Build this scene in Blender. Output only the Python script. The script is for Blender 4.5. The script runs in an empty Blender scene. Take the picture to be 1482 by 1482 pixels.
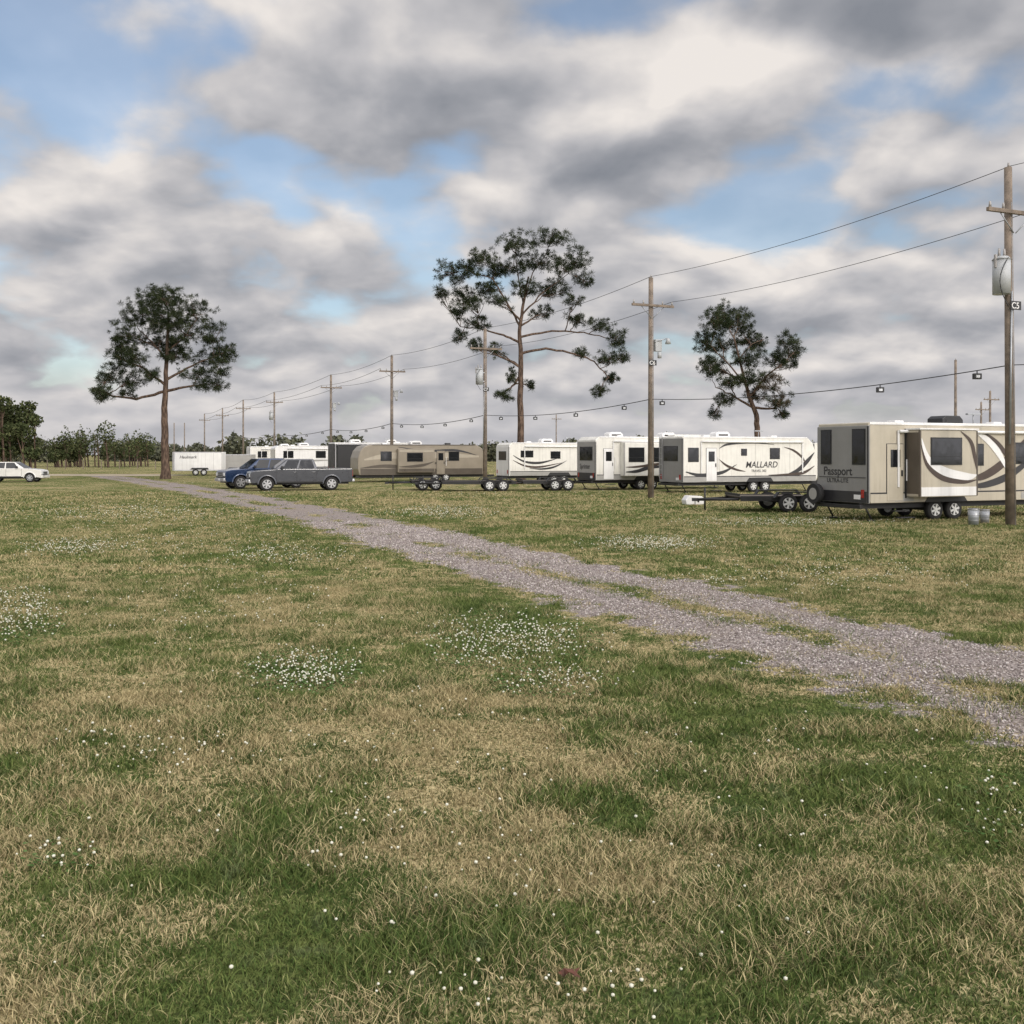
import bpy, bmesh, math, random
import numpy as np
from mathutils import Vector, Matrix
random.seed(7); rng=np.random.default_rng(11)
sc=bpy.context.scene
H0=657.0; F=1482.0; EYE=2.2
def G(px,py):
    d=EYE*F/(py-H0); return ((px-741)/F*d, d)
def P(px,py,d): return ((px-741)/F*d, d, EYE+(H0-py)/F*d)
# ---------------- render view
sc.view_settings.view_transform='Standard'; sc.view_settings.look='None'; sc.view_settings.exposure=0
# ---------------- numpy noise
_T=rng.random((256,256))
def vnoise(x,y,s=0):
    x=np.asarray(x,float)+s*17.3; y=np.asarray(y,float)+s*9.7
    xi=np.floor(x).astype(int); yi=np.floor(y).astype(int)
    fx=x-xi; fy=y-yi; fx=fx*fx*(3-2*fx); fy=fy*fy*(3-2*fy)
    a=_T[xi%256,yi%256]; b=_T[(xi+1)%256,yi%256]; c=_T[xi%256,(yi+1)%256]; d=_T[(xi+1)%256,(yi+1)%256]
    return (a*(1-fx)+b*fx)*(1-fy)+(c*(1-fx)+d*fx)*fy
def fbm(x,y,s=0,o=4):
    t=0;a=.5;n=0
    for i in range(o):
        t=t+a*vnoise(x*2**i,y*2**i,s+i*3); n+=a; a*=.5
    return t/n
def sstep(a,b,x):
    t=np.clip((x-a)/(b-a),0,1); return t*t*(3-2*t)
K=.4238; C0,C1=7.04,10.48
def shf(y): return 5.8*(np.maximum(np.asarray(y,float)-25,0)/73)**2
SB=[(1050,1290,260,60,.28),(650,1120,130,90,.2),(600,1020,90,40,.22),(220,1000,130,40,.18),(1350,1380,150,70,.26),(900,1100,160,40,.12),
    (330,1330,260,110,-.16),(700,1340,130,60,-.2),(120,1080,120,50,-.1),(450,1180,140,50,-.15),(1300,1130,160,50,-.15),(700,900,160,30,-.16),(1000,1020,160,20,-.2),(420,960,120,40,-.12),
    (100,1400,90,60,.22),(450,890,200,25,.12)]
def straw(x,y):
    s=.43+.60*(fbm(x/1.9,y/1.9,1)-.5)+1.05*(fbm(x/.42,y/.42,5,3)-.5)+.30*(fbm(x/14,y/14,2)-.5)
    c=x+K*y+shf(y)
    s=s+.12*np.exp(-((c-15.5)/1.6)**2)*sstep(18,30,y)-.14*np.exp(-((c-6.0)/.8)**2)*sstep(9,14,y)-.10*np.exp(-((c-11.8)/.7)**2)
    yy=np.maximum(y,1.0)
    for (cx,cy,rx,ry,a) in SB:
        gx,gy=G(cx,cy); _,g2=G(cx,cy+ry); wx=rx/F*gy; wy=abs(gy-g2)
        s=s+a*np.exp(-(((x-gx)/wx)**2+((y-gy)/wy)**2)*.8)
    return s
def trackg(x,y):
    """grassiness 0 gravel..1 grass"""
    c=x+K*y+shf(y)
    t=(c-C0)/(C1-C0)
    wob=.16*(fbm(x/1.3,y/1.3,8)-.5)*2+.22*(fbm(x/.3,y/.3,9,3)-.5)*2
    edge=np.maximum(sstep(.18,-.14,t+wob),sstep(.82,1.14,t+wob))
    mid=np.exp(-((t-.47+.06*np.sin(y*.3))/.17)**2)*sstep(.38,.66,fbm(x/1.1,y/1.6,12)+.10*sstep(30,12,y))
    return np.clip(edge+mid*.8,0,1)
# ---------------- mesh helpers
def mesh_np(name,v,f,attrs=None,mat=None,smooth=False):
    me=bpy.data.meshes.new(name); v=np.ascontiguousarray(v,dtype=np.float32); f=np.asarray(f,dtype=np.int32)
    k=f.shape[1]; n=f.shape[0]
    me.vertices.add(len(v)); me.vertices.foreach_set('co',v.ravel())
    me.loops.add(n*k); me.loops.foreach_set('vertex_index',f.ravel())
    me.polygons.add(n); me.polygons.foreach_set('loop_start',np.arange(0,n*k,k,dtype=np.int32))
    if smooth: me.polygons.foreach_set('use_smooth',np.ones(n,dtype=bool))
    me.update(calc_edges=True)
    for a,val in (attrs or {}).items():
        at=me.attributes.new(a,'FLOAT','POINT'); at.data.foreach_set('value',np.asarray(val,dtype=np.float32))
    if mat: me.materials.append(mat)
    ob=bpy.data.objects.new(name,me); sc.collection.objects.link(ob); return ob
# ---------------- node helpers
class NT:
    def __init__(s,nt): s.nt=nt; s.n=nt.nodes; s.l=nt.links
    def new(s,t,**k):
        nd=s.n.new(t)
        for a,b in k.items(): setattr(nd,a,b)
        return nd
    def set(s,sock,v):
        if v is None: return
        if isinstance(v,bpy.types.NodeSocket): s.l.new(v,sock)
        else: sock.default_value=v
    def m(s,op,a,b=None,c=None,clamp=False):
        nd=s.new('ShaderNodeMath',operation=op); nd.use_clamp=clamp
        s.set(nd.inputs[0],a); s.set(nd.inputs[1],b)
        if c is not None: s.set(nd.inputs[2],c)
        return nd.outputs[0]
    def vm(s,op,a,b=None):
        nd=s.new('ShaderNodeVectorMath',operation=op); s.set(nd.inputs[0],a); s.set(nd.inputs[1],b)
        return nd.outputs['Value'] if op in('LENGTH','DISTANCE','DOT_PRODUCT') else nd.outputs[0]
    def mr(s,v,a,b,c=0.,d=1.,smooth=True):
        nd=s.new('ShaderNodeMapRange'); nd.interpolation_type='SMOOTHSTEP' if smooth else 'LINEAR'
        s.set(nd.inputs[0],v)
        for i,q in enumerate((a,b,c,d)): s.set(nd.inputs[i+1],q)
        return nd.outputs[0]
    def noise(s,vec,scale,detail=3,rough=.5,dist=0.,out='Fac',dim='3D'):
        nd=s.new('ShaderNodeTexNoise',noise_dimensions=dim); s.set(nd.inputs['Vector'],vec); nd.inputs['Scale'].default_value=scale
        nd.inputs['Detail'].default_value=detail; nd.inputs['Roughness'].default_value=rough; nd.inputs['Distortion'].default_value=dist
        return nd.outputs[out]
    def mix(s,f,a,b,bt='MIX'):
        nd=s.new('ShaderNodeMix',data_type='RGBA',blend_type=bt); nd.clamp_factor=True
        s.set(nd.inputs[0],f); s.set(nd.inputs[6],a); s.set(nd.inputs[7],b); return nd.outputs[2]
    def ramp(s,f,stops):
        nd=s.new('ShaderNodeValToRGB'); cr=nd.color_ramp
        while len(cr.elements)<len(stops): cr.elements.new(.5)
        for e,(p,c) in zip(cr.elements,stops): e.position=p; e.color=(*c,1)
        s.set(nd.inputs[0],f); return nd.outputs[0]
    def attr(s,name):
        nd=s.new('ShaderNodeAttribute'); nd.attribute_name=name; return nd.outputs['Fac']
def newmat(name):
    m=bpy.data.materials.new(name); m.use_nodes=True; t=NT(m.node_tree); t.n.clear()
    out=t.new('ShaderNodeOutputMaterial'); return m,t,out
def c4(c): return (*c,1)
def pmat(name,col,rough=.5,metal=0.,var=.08,scale=3.,dirt=0.,bump=0.,coat=0.):
    m,t,out=newmat(name); b=t.new('ShaderNodeBsdfPrincipled')
    geo=t.new('ShaderNodeTexCoord').outputs['Object']
    n=t.noise(geo,scale,4,.6)
    dark=tuple(c*(1-2*var) for c in col); lite=tuple(min(1,c*(1+var)) for c in col)
    c=t.mix(t.mr(n,.25,.75),c4(dark),c4(lite))
    if dirt>0:
        sp=t.new('ShaderNodeSeparateXYZ'); t.set(sp.inputs[0],geo)
        st=t.new('ShaderNodeMapping'); st.inputs['Scale'].default_value=(5,5,.35); t.set(st.inputs[0],geo)
        n2=t.noise(st.outputs[0],1.4,4,.6)
        low=t.mr(sp.outputs[2],1.5,.4)
        f=t.m('MULTIPLY',t.m('ADD',t.mr(n2,.45,.8),t.m('MULTIPLY',low,.6)),dirt,clamp=True)
        c=t.mix(f,c,(.16,.14,.11,1))
    t.set(b.inputs['Base Color'],c)
    t.set(b.inputs['Roughness'],t.mr(n,.2,.8,max(0,rough-.08),min(1,rough+.1)))
    b.inputs['Metallic'].default_value=metal
    if coat: b.inputs['Coat Weight'].default_value=coat; b.inputs['Coat Roughness'].default_value=.08
    if bump>0:
        bp=t.new('ShaderNodeBump'); bp.inputs['Strength'].default_value=bump; bp.inputs['Distance'].default_value=.02
        t.set(bp.inputs['Height'],t.noise(geo,scale*6,4,.6)); t.set(b.inputs['Normal'],bp.outputs[0])
    t.l.new(b.outputs[0],out.inputs[0]); return m
# ---- materials
M={}
M['white']=pmat('white_gelcoat',(.68,.66,.60),.4,0,.04,1.5,.25)
M['white2']=pmat('bright_white',(.72,.71,.69),.4,0,.04,1.5,.18)
M['beige']=pmat('beige_gelcoat',(.43,.385,.30),.4,0,.04,1.5,.22)
M['tan']=pmat('tan_gelcoat',(.235,.20,.15),.35,0,.05,1.5,.2)
M['tanlt']=pmat('light_tan',(.36,.315,.245),.35,0,.05,1.5,.2)
M['tandk']=pmat('dark_tan',(.075,.06,.045),.35,0,.05,1.5,.1)
M['grey']=pmat('grey_cap',(.22,.215,.205),.4,0,.05,1.5,.15)
M['black']=pmat('black_trim',(.012,.012,.013),.5,0,.1)
M['brown']=pmat('brown_decal',(.055,.036,.027),.4,0,.1)
M['char']=pmat('charcoal_decal',(.026,.025,.027),.4,0,.1)
M['silverd']=pmat('silver_decal',(.30,.29,.27),.4,0,.05)
M['rubber']=pmat('tyre_rubber',(.018,.017,.017),.85,0,.2)
M['glass']=pmat('tinted_glass',(.008,.009,.011),.08,0,.1)
M['alu']=pmat('aluminium',(.46,.46,.47),.35,.8,.06)
M['rimw']=pmat('white_rim',(.58,.58,.56),.4,0,.06)
M['steelb']=pmat('black_steel',(.020,.019,.019),.55,.2,.2)
M['galv']=pmat('galvanised',(.34,.35,.36),.45,.5,.12)
M['red']=pmat('tail_lamp_red',(.30,.02,.015),.25,0,.05)
M['lens']=pmat('lamp_lens',(.6,.61,.61),.12,0,.05)
M['wood']=pmat('weathered_wood',(.19,.15,.115),.9,0,.24,2.5,0,.5)
M['plank']=pmat('deck_planks',(.10,.08,.06),.9,0,.25,3,0,.3)
M['ceram']=pmat('insulator',(.30,.28,.26),.25,0,.05)
M['tgrey']=pmat('transformer_grey',(.36,.37,.37),.45,0,.06,2,.15)
M['gpaint']=pmat('grey_metallic_paint',(.050,.052,.060),.3,.4,.05,2,.0,0,.8)
M['bpaint']=pmat('blue_metallic_paint',(.008,.024,.068),.3,.4,.05,2,0,0,.8)
M['dbpaint']=pmat('dark_blue_paint',(.008,.015,.034),.3,.4,.05,2,0,0,.8)
M['wpaint']=pmat('white_paint',(.62,.60,.56),.3,0,.04,2,0,0,.6)
def bark():
    m,t,out=newmat('pine_bark'); b=t.new('ShaderNodeBsdfDiffuse'); g=t.new('ShaderNodeTexCoord').outputs['Object']
    mp=t.new('ShaderNodeMapping'); mp.inputs['Scale'].default_value=(4,4,1.2); t.set(mp.inputs[0],g)
    v=t.new('ShaderNodeTexVoronoi'); v.inputs['Scale'].default_value=1.5; t.set(v.inputs['Vector'],mp.outputs[0])
    n=t.noise(mp.outputs[0],2.5,4,.6)
    f=t.m('ADD',t.m('MULTIPLY',v.outputs[0],.6),t.m('MULTIPLY',n,.6))
    t.set(b.inputs[0],t.ramp(f,[(.2,(.028,.021,.017)),(.55,(.085,.060,.046)),(.9,(.18,.125,.092))]))
    bp=t.new('ShaderNodeBump'); bp.inputs['Strength'].default_value=.8; bp.inputs['Distance'].default_value=.06; t.set(bp.inputs['Height'],f); t.set(b.inputs['Normal'],bp.outputs[0])
    t.l.new(b.outputs[0],out.inputs[0]); return m
M['bark']=bark()
def leafmat(name,stops):
    m,t,out=newmat(name); r=t.attr('rnd')
    g=t.new('ShaderNodeNewGeometry').outputs['Position']
    f=t.m('ADD',t.m('MULTIPLY',r,.6),t.m('MULTIPLY',t.noise(g,.8,2,.6),.4))
    d=t.new('ShaderNodeBsdfDiffuse'); t.set(d.inputs[0],t.ramp(f,stops))
    t.l.new(d.outputs[0],out.inputs[0]); return m
M['needles']=leafmat('pine_needles',[(.15,(.012,.018,.009)),(.5,(.029,.038,.019)),(.85,(.066,.076,.038))])
M['deadneedles']=leafmat('dry_needles',[(.2,(.045,.035,.025)),(.8,(.11,.085,.055))])
M['leaves']=leafmat('broad_leaves',[(.15,(.030,.040,.018)),(.5,(.056,.068,.030)),(.85,(.10,.105,.048))])
M['leaves_hazed']=leafmat('far_leaves_haze_tint',[(.15,(.060,.065,.048)),(.5,(.090,.095,.065)),(.85,(.14,.14,.085))])  # paler, greyer greens: distance haze painted into the leaf colour
def grasscol(t,strawv,rnd,pos):
    n=t.noise(pos,.6,2,.6); n2=t.noise(pos,5,2,.6)
    green=t.mix(t.mr(t.m('ADD',t.m('MULTIPLY',n,.5),t.m('MULTIPLY',rnd,.5)),.3,.7),(.048,.086,.022,1),(.155,.19,.058,1))
    green=t.mix(t.mr(n2,.55,.75,0,.4),green,(.19,.215,.12,1))
    dry=t.mix(rnd,(.21,.168,.082,1),(.55,.455,.25,1))
    f=t.mr(t.m('ADD',strawv,t.m('MULTIPLY',t.m('SUBTRACT',rnd,.5),.85)),.36,.70)
    return t.mix(f,green,dry)
def grassmat():
    m,t,out=newmat('grass_blades'); pos=t.new('ShaderNodeNewGeometry').outputs['Position']
    col=grasscol(t,t.attr('straw'),t.attr('rnd'),pos)
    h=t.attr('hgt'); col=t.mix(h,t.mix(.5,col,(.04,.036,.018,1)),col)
    d=t.new('ShaderNodeBsdfDiffuse'); t.set(d.inputs[0],col)
    t.l.new(d.outputs[0],out.inputs[0]); return m
def groundmat(gravel=False):
    m,t,out=newmat('gravel_and_grass' if gravel else 'grass_ground'); pos=t.new('ShaderNodeNewGeometry').outputs['Position']
    hf=t.noise(pos,28,3,.7); hf2=t.noise(pos,4.5,3,.65)
    rnd=t.mr(t.m('ADD',t.m('MULTIPLY',hf,.5),t.m('MULTIPLY',hf2,.5)),.36,.64)
    col=grasscol(t,t.attr('straw'),rnd,pos)
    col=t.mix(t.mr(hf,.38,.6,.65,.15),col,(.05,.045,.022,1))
    b=t.new('ShaderNodeBsdfDiffuse')
    hgt=hf
    if gravel:
        v=t.new('ShaderNodeTexVoronoi'); v.inputs['Scale'].default_value=38; t.set(v.inputs['Vector'],pos)
        sep=t.new('ShaderNodeSeparateColor'); t.l.new(v.outputs['Color'],sep.inputs[0])
        gc=t.ramp(sep.outputs[0],[(0,(.12,.10,.094)),(.35,(.25,.213,.20)),(.7,(.37,.325,.305)),(1,(.56,.51,.48))])
        gc=t.mix(t.mr(v.outputs['Distance'],.3,.75,0,.55),gc,(.08,.066,.06,1))
        gc=t.mix(t.mr(t.noise(pos,.9,4,.6),.35,.7,0,.6),gc,(.25,.21,.17,1))
        g=t.m('ADD',t.attr('grassy'),t.m('MULTIPLY',t.m('SUBTRACT',t.noise(pos,9,4,.7),.5),1.4))
        f=t.mr(g,.26,.64)
        col=t.mix(f,gc,col)
        hgt=t.m('ADD',t.m('MULTIPLY',v.outputs['Distance'],-1.),hf)
    t.set(b.inputs[0],col)
    bp=t.new('ShaderNodeBump'); bp.inputs['Strength'].default_value=.6; bp.inputs['Distance'].default_value=.03; t.set(bp.inputs['Height'],hgt); t.set(b.inputs['Normal'],bp.outputs[0])
    t.l.new(b.outputs[0],out.inputs[0]); return m
# ---------------- ground
def grid(xs,ys):
    X,Y=np.meshgrid(xs,ys); n=len(xs); mth=len(ys)
    i=np.arange(n-1)[None,:]+n*np.arange(mth-1)[:,None]
    f=np.stack([i,i+1,i+n+1,i+n],-1).reshape(-1,4); return X.ravel(),Y.ravel(),f
u=np.linspace(-1,1,521); xs=1.0*np.sinh(u*8.3)*1.0
w=np.linspace(-.62,1,560); ys=8+1.0*np.sinh(w*8.3)
X,Y,f=grid(xs,ys)
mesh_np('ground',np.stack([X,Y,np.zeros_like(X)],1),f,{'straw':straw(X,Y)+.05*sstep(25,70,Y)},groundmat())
cs=np.linspace(6.0,11.5,74); yy=np.concatenate([np.arange(2.2,30,.07),np.arange(30,108,.25)])
Cc,Yc=np.meshgrid(cs,yy); Xc=Cc-K*Yc-shf(Yc); n=len(cs)
i=np.arange(n-1)[None,:]+n*np.arange(len(yy)-1)[:,None]; f=np.stack([i,i+1,i+n+1,i+n],-1).reshape(-1,4)
Xr,Yr=Xc.ravel(),Yc.ravel()
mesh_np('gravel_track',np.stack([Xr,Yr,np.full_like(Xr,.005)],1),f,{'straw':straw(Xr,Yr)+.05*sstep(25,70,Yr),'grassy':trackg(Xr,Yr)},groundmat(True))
# ---------------- grass blades
def sample(y0,y1,dens):
    wmax=.56*y1+1.0; n=int(dens*(y1-y0)*2*wmax)
    x=rng.uniform(-wmax,wmax,n); y=rng.uniform(y0,y1,n); k=np.abs(x)<.56*y+1.0
    x=x[k];y=y[k]; g=trackg(x,y); k=rng.random(len(x))<np.where(g>.6,1,g*.6+.02); return x[k],y[k]
V=[];Fc=[];R=[];S=[];Hh=[];off=0
for (y0,y1,dens,h,wd,full) in [(3.0,6,7000,.048,.0050,1),(6,10,3700,.046,.0064,1),(10,18,1700,.046,.009,0),(18,34,480,.046,.017,0),(34,60,90,.05,.036,0)]:
    x,y=sample(y0,y1,dens); n=len(x); s=straw(x,y)+.05*sstep(25,70,y)
    lush=fbm(x/.5,y/.5,20,3); hh=h*(.55+.95*sstep(.30,.75,lush))*rng.uniform(.5,1.4,n)*np.where(s>.6,.85,1.05)
    yaw=rng.uniform(0,6.283,n); la=rng.uniform(0,6.283,n); ln=hh*rng.uniform(.2,1.7,n)
    bx=np.cos(yaw)*wd/2; by=np.sin(yaw)*wd/2; lx=np.cos(la)*ln; ly=np.sin(la)*ln
    r=rng.random(n)
    if full:
        v=np.stack([np.stack([x-bx,y-by,0*x],1),np.stack([x+bx,y+by,0*x],1),
          np.stack([x+bx*.8+lx*.35,y+by*.8+ly*.35,hh*.6],1),np.stack([x-bx*.8+lx*.35,y-by*.8+ly*.35,hh*.6],1),
          np.stack([x+lx,y+ly,hh],1)],1).reshape(-1,3); q=5
        b=np.arange(n)[:,None]*5+off; f=np.concatenate([b+np.array([[0,1,2]]),b+np.array([[0,2,3]]),b+np.array([[3,2,4]])])
        hv=np.tile([0,0,.7,.7,1],n)
    else:
        v=np.stack([np.stack([x-bx,y-by,0*x],1),np.stack([x+bx,y+by,0*x],1),np.stack([x+lx,y+ly,hh],1)],1).reshape(-1,3); q=3
        f=np.arange(n)[:,None]*3+off+np.array([[0,1,2]]); hv=np.tile([.3,.3,1],n)
    V.append(v);Fc.append(f);R.append(np.repeat(r,q));S.append(np.repeat(s,q));Hh.append(hv); off+=len(v)
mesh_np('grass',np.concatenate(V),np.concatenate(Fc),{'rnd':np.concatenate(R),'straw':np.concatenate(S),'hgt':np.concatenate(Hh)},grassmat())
# ---------------- stones
n=80000; y=5.5+28*rng.random(n)**1.5; c=rng.uniform(C0-.15,C1+.15,n); x=c-K*y-shf(y)
g=trackg(x,y); k=(rng.random(n)>g*1.15-.03); x=x[k];y=y[k];n=len(x)
r=rng.uniform(.005,.014,n)*(1+y*.02)
octv=np.array([[1,0,0],[-1,0,0],[0,1,0],[0,-1,0],[0,0,1],[0,0,-1.]]); octf=np.array([[0,2,4],[2,1,4],[1,3,4],[3,0,4],[2,0,5],[1,2,5],[3,1,5],[0,3,5]])
jit=rng.uniform(.6,1.3,(n,6,1)); ang=rng.uniform(0,6.28,n); ca,sa=np.cos(ang)[:,None],np.sin(ang)[:,None]
ov=octv[None]*jit*r[:,None,None]; ox=ov[...,0]*ca-ov[...,1]*sa; oy=ov[...,0]*sa+ov[...,1]*ca
v=np.stack([ox+x[:,None],oy+y[:,None],ov[...,2]*.7+.006+r[:,None]*.3],-1).reshape(-1,3)
f=(np.arange(n)[:,None,None]*6+octf[None]).reshape(-1,3)
m,t,out=newmat('stone'); b=t.new('ShaderNodeBsdfDiffuse')
t.set(b.inputs[0],t.ramp(t.attr('rnd'),[(0,(.13,.108,.10)),(.4,(.27,.232,.218)),(.8,(.41,.365,.34)),(1,(.62,.57,.54))])); t.l.new(b.outputs[0],out.inputs[0])
mesh_np('gravel',v,f,{'rnd':np.repeat(rng.random(n),6)},m)
# ---------------- clover
pat=[(440,975,80,28,290,1),(740,930,125,38,560,1),(30,890,65,38,320,1),(640,742,80,9,360,1),(940,788,95,11,560,1),(160,742,180,12,300,1),(110,792,80,12,260,1),(400,805,90,14,200,1),(1130,757,160,6,340,1),(1010,845,60,8,110,0),
     (800,990,90,20,90,1),(90,1245,60,20,18,1),(1430,1180,50,50,24,1),(330,880,200,60,120,0),(1200,830,200,30,200,0),(741,1150,720,300,200,0),(260,760,250,60,400,0),(700,700,500,20,350,0),(200,1090,150,30,50,0),(740,1440,260,35,24,0),(560,1190,80,40,12,0)]
px=[];py=[];lf=[]
for (cx,cy,rx,ry,nn,lv) in pat:
    a=rng.uniform(0,6.283,nn); q=np.sqrt(rng.random(nn))*rng.uniform(.5,1.35,nn)
    for aa,qq in zip(a,q):
        yy_=cy+math.sin(aa)*qq*ry
        if yy_<672: continue
        gx,gyy=G(cx+math.cos(aa)*qq*rx,yy_); px.append(gx);py.append(gyy)
    if lv:
        for _ in range(nn*4):
            aa=random.uniform(0,6.283); qq=math.sqrt(random.random())
            lf.append(G(cx+math.cos(aa)*qq*rx*1.1,cy+math.sin(aa)*qq*ry*1.2))
px=np.array(px);py=np.array(py);k=trackg(px,py)>.6;px=px[k];py=py[k];n=len(px)
bm=bmesh.new(); bmesh.ops.create_icosphere(bm,subdivisions=1,radius=1); bm.verts.ensure_lookup_table()
iv=np.array([v.co[:] for v in bm.verts]); itf=np.array([[v.index for v in f.verts] for f in bm.faces]); bm.free()
r=rng.uniform(.005,.010,n)*(1+py*.026); hz=rng.uniform(.04,.085,n)
v1=(iv[None]*r[:,None,None]*np.array([1,1,.85])+np.stack([px,py,hz],1)[:,None]).reshape(-1,3); f1=(np.arange(n)[:,None,None]*len(iv)+itf[None]).reshape(-1,3)
m,t,out=newmat('clover_white'); b=t.new('ShaderNodeBsdfDiffuse')
g_=t.new('ShaderNodeNewGeometry').outputs['Position']; t.set(b.inputs[0],t.mix(t.noise(g_,90,2,.5),(.36,.36,.25,1),(.76,.74,.65,1))); t.l.new(b.outputs[0],out.inputs[0])
fl=mesh_np('blossoms',v1,f1,None,m)
ws=.0018*(1+py*.05)
v2=np.stack([np.stack([px-ws,py,0*px],1),np.stack([px+ws,py,0*px],1),np.stack([px,py,hz],1)],1).reshape(-1,3)
st=mesh_np('stems',v2,np.arange(3*n).reshape(-1,3),{'rnd':np.repeat(rng.random(n),3)},M['leaves'])
lf=np.array(lf); nl=len(lf)
a=rng.uniform(0,6.28,nl); s_=rng.uniform(.008,.015,nl)*(1+lf[:,1]*.03); zz=rng.uniform(.02,.05,nl)
cor=[]
for kx in range(4):
    aa=a+kx*1.5708; cor.append(np.stack([lf[:,0]+np.cos(aa)*s_,lf[:,1]+np.sin(aa)*s_,zz+rng.uniform(-.006,.006,nl)],1))
M['clov']=leafmat('clover_leaf',[(.15,(.04,.08,.022)),(.5,(.07,.12,.038)),(.85,(.12,.17,.065))])
lv=mesh_np('clover_leaves',np.stack(cor,1).reshape(-1,3),np.arange(4*nl).reshape(-1,4),{'rnd':np.repeat(rng.random(nl),4)},M['clov'])
# ---------------- object building
def empty(name,loc=(0,0,0),rz=0):
    e=bpy.data.objects.new(name,None); e.location=loc; e.rotation_euler=(0,0,rz); e.empty_display_size=.2; sc.collection.objects.link(e); return e
cl=empty('clover_patch')
for o in (fl,st,lv): o.parent=cl
def link(name,bm,mat,par,smooth=False,bevel=0,seg=2):
    if bevel>0:
        try: bmesh.ops.bevel(bm,geom=[e for e in bm.edges],offset=bevel,segments=seg,affect='EDGES',profile=.6,clamp_overlap=True)
        except Exception: pass
    bmesh.ops.recalc_face_normals(bm,faces=bm.faces)
    me=bpy.data.meshes.new(name); bm.to_mesh(me); bm.free(); me.materials.append(mat if not isinstance(mat,str) else M[mat])
    if smooth:
        for p in me.polygons: p.use_smooth=True
    o=bpy.data.objects.new(name,me); sc.collection.objects.link(o); o.parent=par; return o
def box(par,name,mat,x0,x1,y0,y1,z0,z1,bevel=0):
    bm=bmesh.new(); bmesh.ops.create_cube(bm,size=1)
    for v in bm.verts: v.co=((x0+x1)/2+v.co.x*(x1-x0),(y0+y1)/2+v.co.y*(y1-y0),(z0+z1)/2+v.co.z*(z1-z0))
    return link(name,bm,mat,par,bevel=bevel)
def prism(par,name,mat,pts,y0,y1,bevel=0,smooth=False,seg=2):
    """pts (x,z) extruded along y"""
    bm=bmesh.new(); vs=[bm.verts.new((x,y0,z)) for x,z in pts]; f=bm.faces.new(vs)
    r=bmesh.ops.extrude_face_region(bm,geom=[f]); 
    for e in r['geom']:
        if isinstance(e,bmesh.types.BMVert): e.co.y=y1
    return link(name,bm,mat,par,bevel=bevel,seg=seg)
def cyl(par,name,mat,p0,p1,r0,r1=None,seg=16,smooth=True):
    if r1 is None: r1=r0
    p0=Vector(p0);p1=Vector(p1); d=p1-p0; bm=bmesh.new()
    bmesh.ops.create_cone(bm,cap_ends=True,segments=seg,radius1=r0,radius2=r1,depth=d.length)
    q=Vector((0,0,1)).rotation_difference(d.normalized()); mt=Matrix.Translation((p0+p1)/2)@q.to_matrix().to_4x4()
    bmesh.ops.transform(bm,matrix=mt,verts=bm.verts); o=link(name,bm,mat,par)
    if smooth:
        for p in o.data.polygons: p.use_smooth=len(p.vertices)==4
    return o
def hexa(par,name,mat,vs,bevel=0):
    bm=bmesh.new(); v=[bm.verts.new(p) for p in vs]
    for q in [(0,1,2,3),(4,5,6,7),(0,1,5,4),(1,2,6,5),(2,3,7,6),(3,0,4,7)]: bm.faces.new([v[i] for i in q])
    return link(name,bm,mat,par,bevel=bevel)
def quad(par,name,mat,vs):
    bm=bmesh.new(); bm.faces.new([bm.verts.new(p) for p in vs]); return link(name,bm,mat,par)
def wheel(par,name,cx,cy,r,w,rim='rimw',side=-1,rr=.6,spokes=6):
    bm=bmesh.new(); prof=[(r*rr,-w/2),(r*.93,-w/2),(r,-w/2+w*.18),(r,w/2-w*.18),(r*.93,w/2),(r*rr,w/2)]; N=28; ring=[]
    for i in range(N):
        a=i/N*2*math.pi; ring.append([bm.verts.new((cx+math.cos(a)*q,cy+h,r+math.sin(a)*q)) for q,h in prof])
    for i in range(N):
        for j in range(len(prof)-1): bm.faces.new((ring[i][j],ring[(i+1)%N][j],ring[(i+1)%N][j+1],ring[i][j+1]))
    link(name+'_tyre',bm,'rubber',par,smooth=True)
    yo=cy+side*w/2; s=side
    cyl(par,name+'_rim_barrel',rim,(cx,cy-w*.45,r),(cx,cy+w*.45,r),r*rr*.99,None,24)
    cyl(par,name+'_rim_dark','black',(cx,yo-s*.05*w,r),(cx,yo+s*.004,r),r*rr*.86,None,24)
    cyl(par,name+'_hub',rim,(cx,yo,r),(cx,yo+s*.03,r),r*rr*.26,r*rr*.2,14)
    for k in range(spokes):
        a=k/spokes*2*math.pi+.3; ca,sa=math.cos(a),math.sin(a); q0=r*rr*.15;q1=r*rr*.97; wv=r*rr*.15
        vs=[]
        for yq in (yo+s*.002,yo+s*.018):
            for (q,u_) in ((q0,-wv),(q1,-wv*1.25),(q1,wv*1.25),(q0,wv)): vs.append((cx+ca*q-sa*u_,yq,r+sa*q+ca*u_))
        hexa(par,name+'_spoke_%d'%k,rim,vs)
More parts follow.
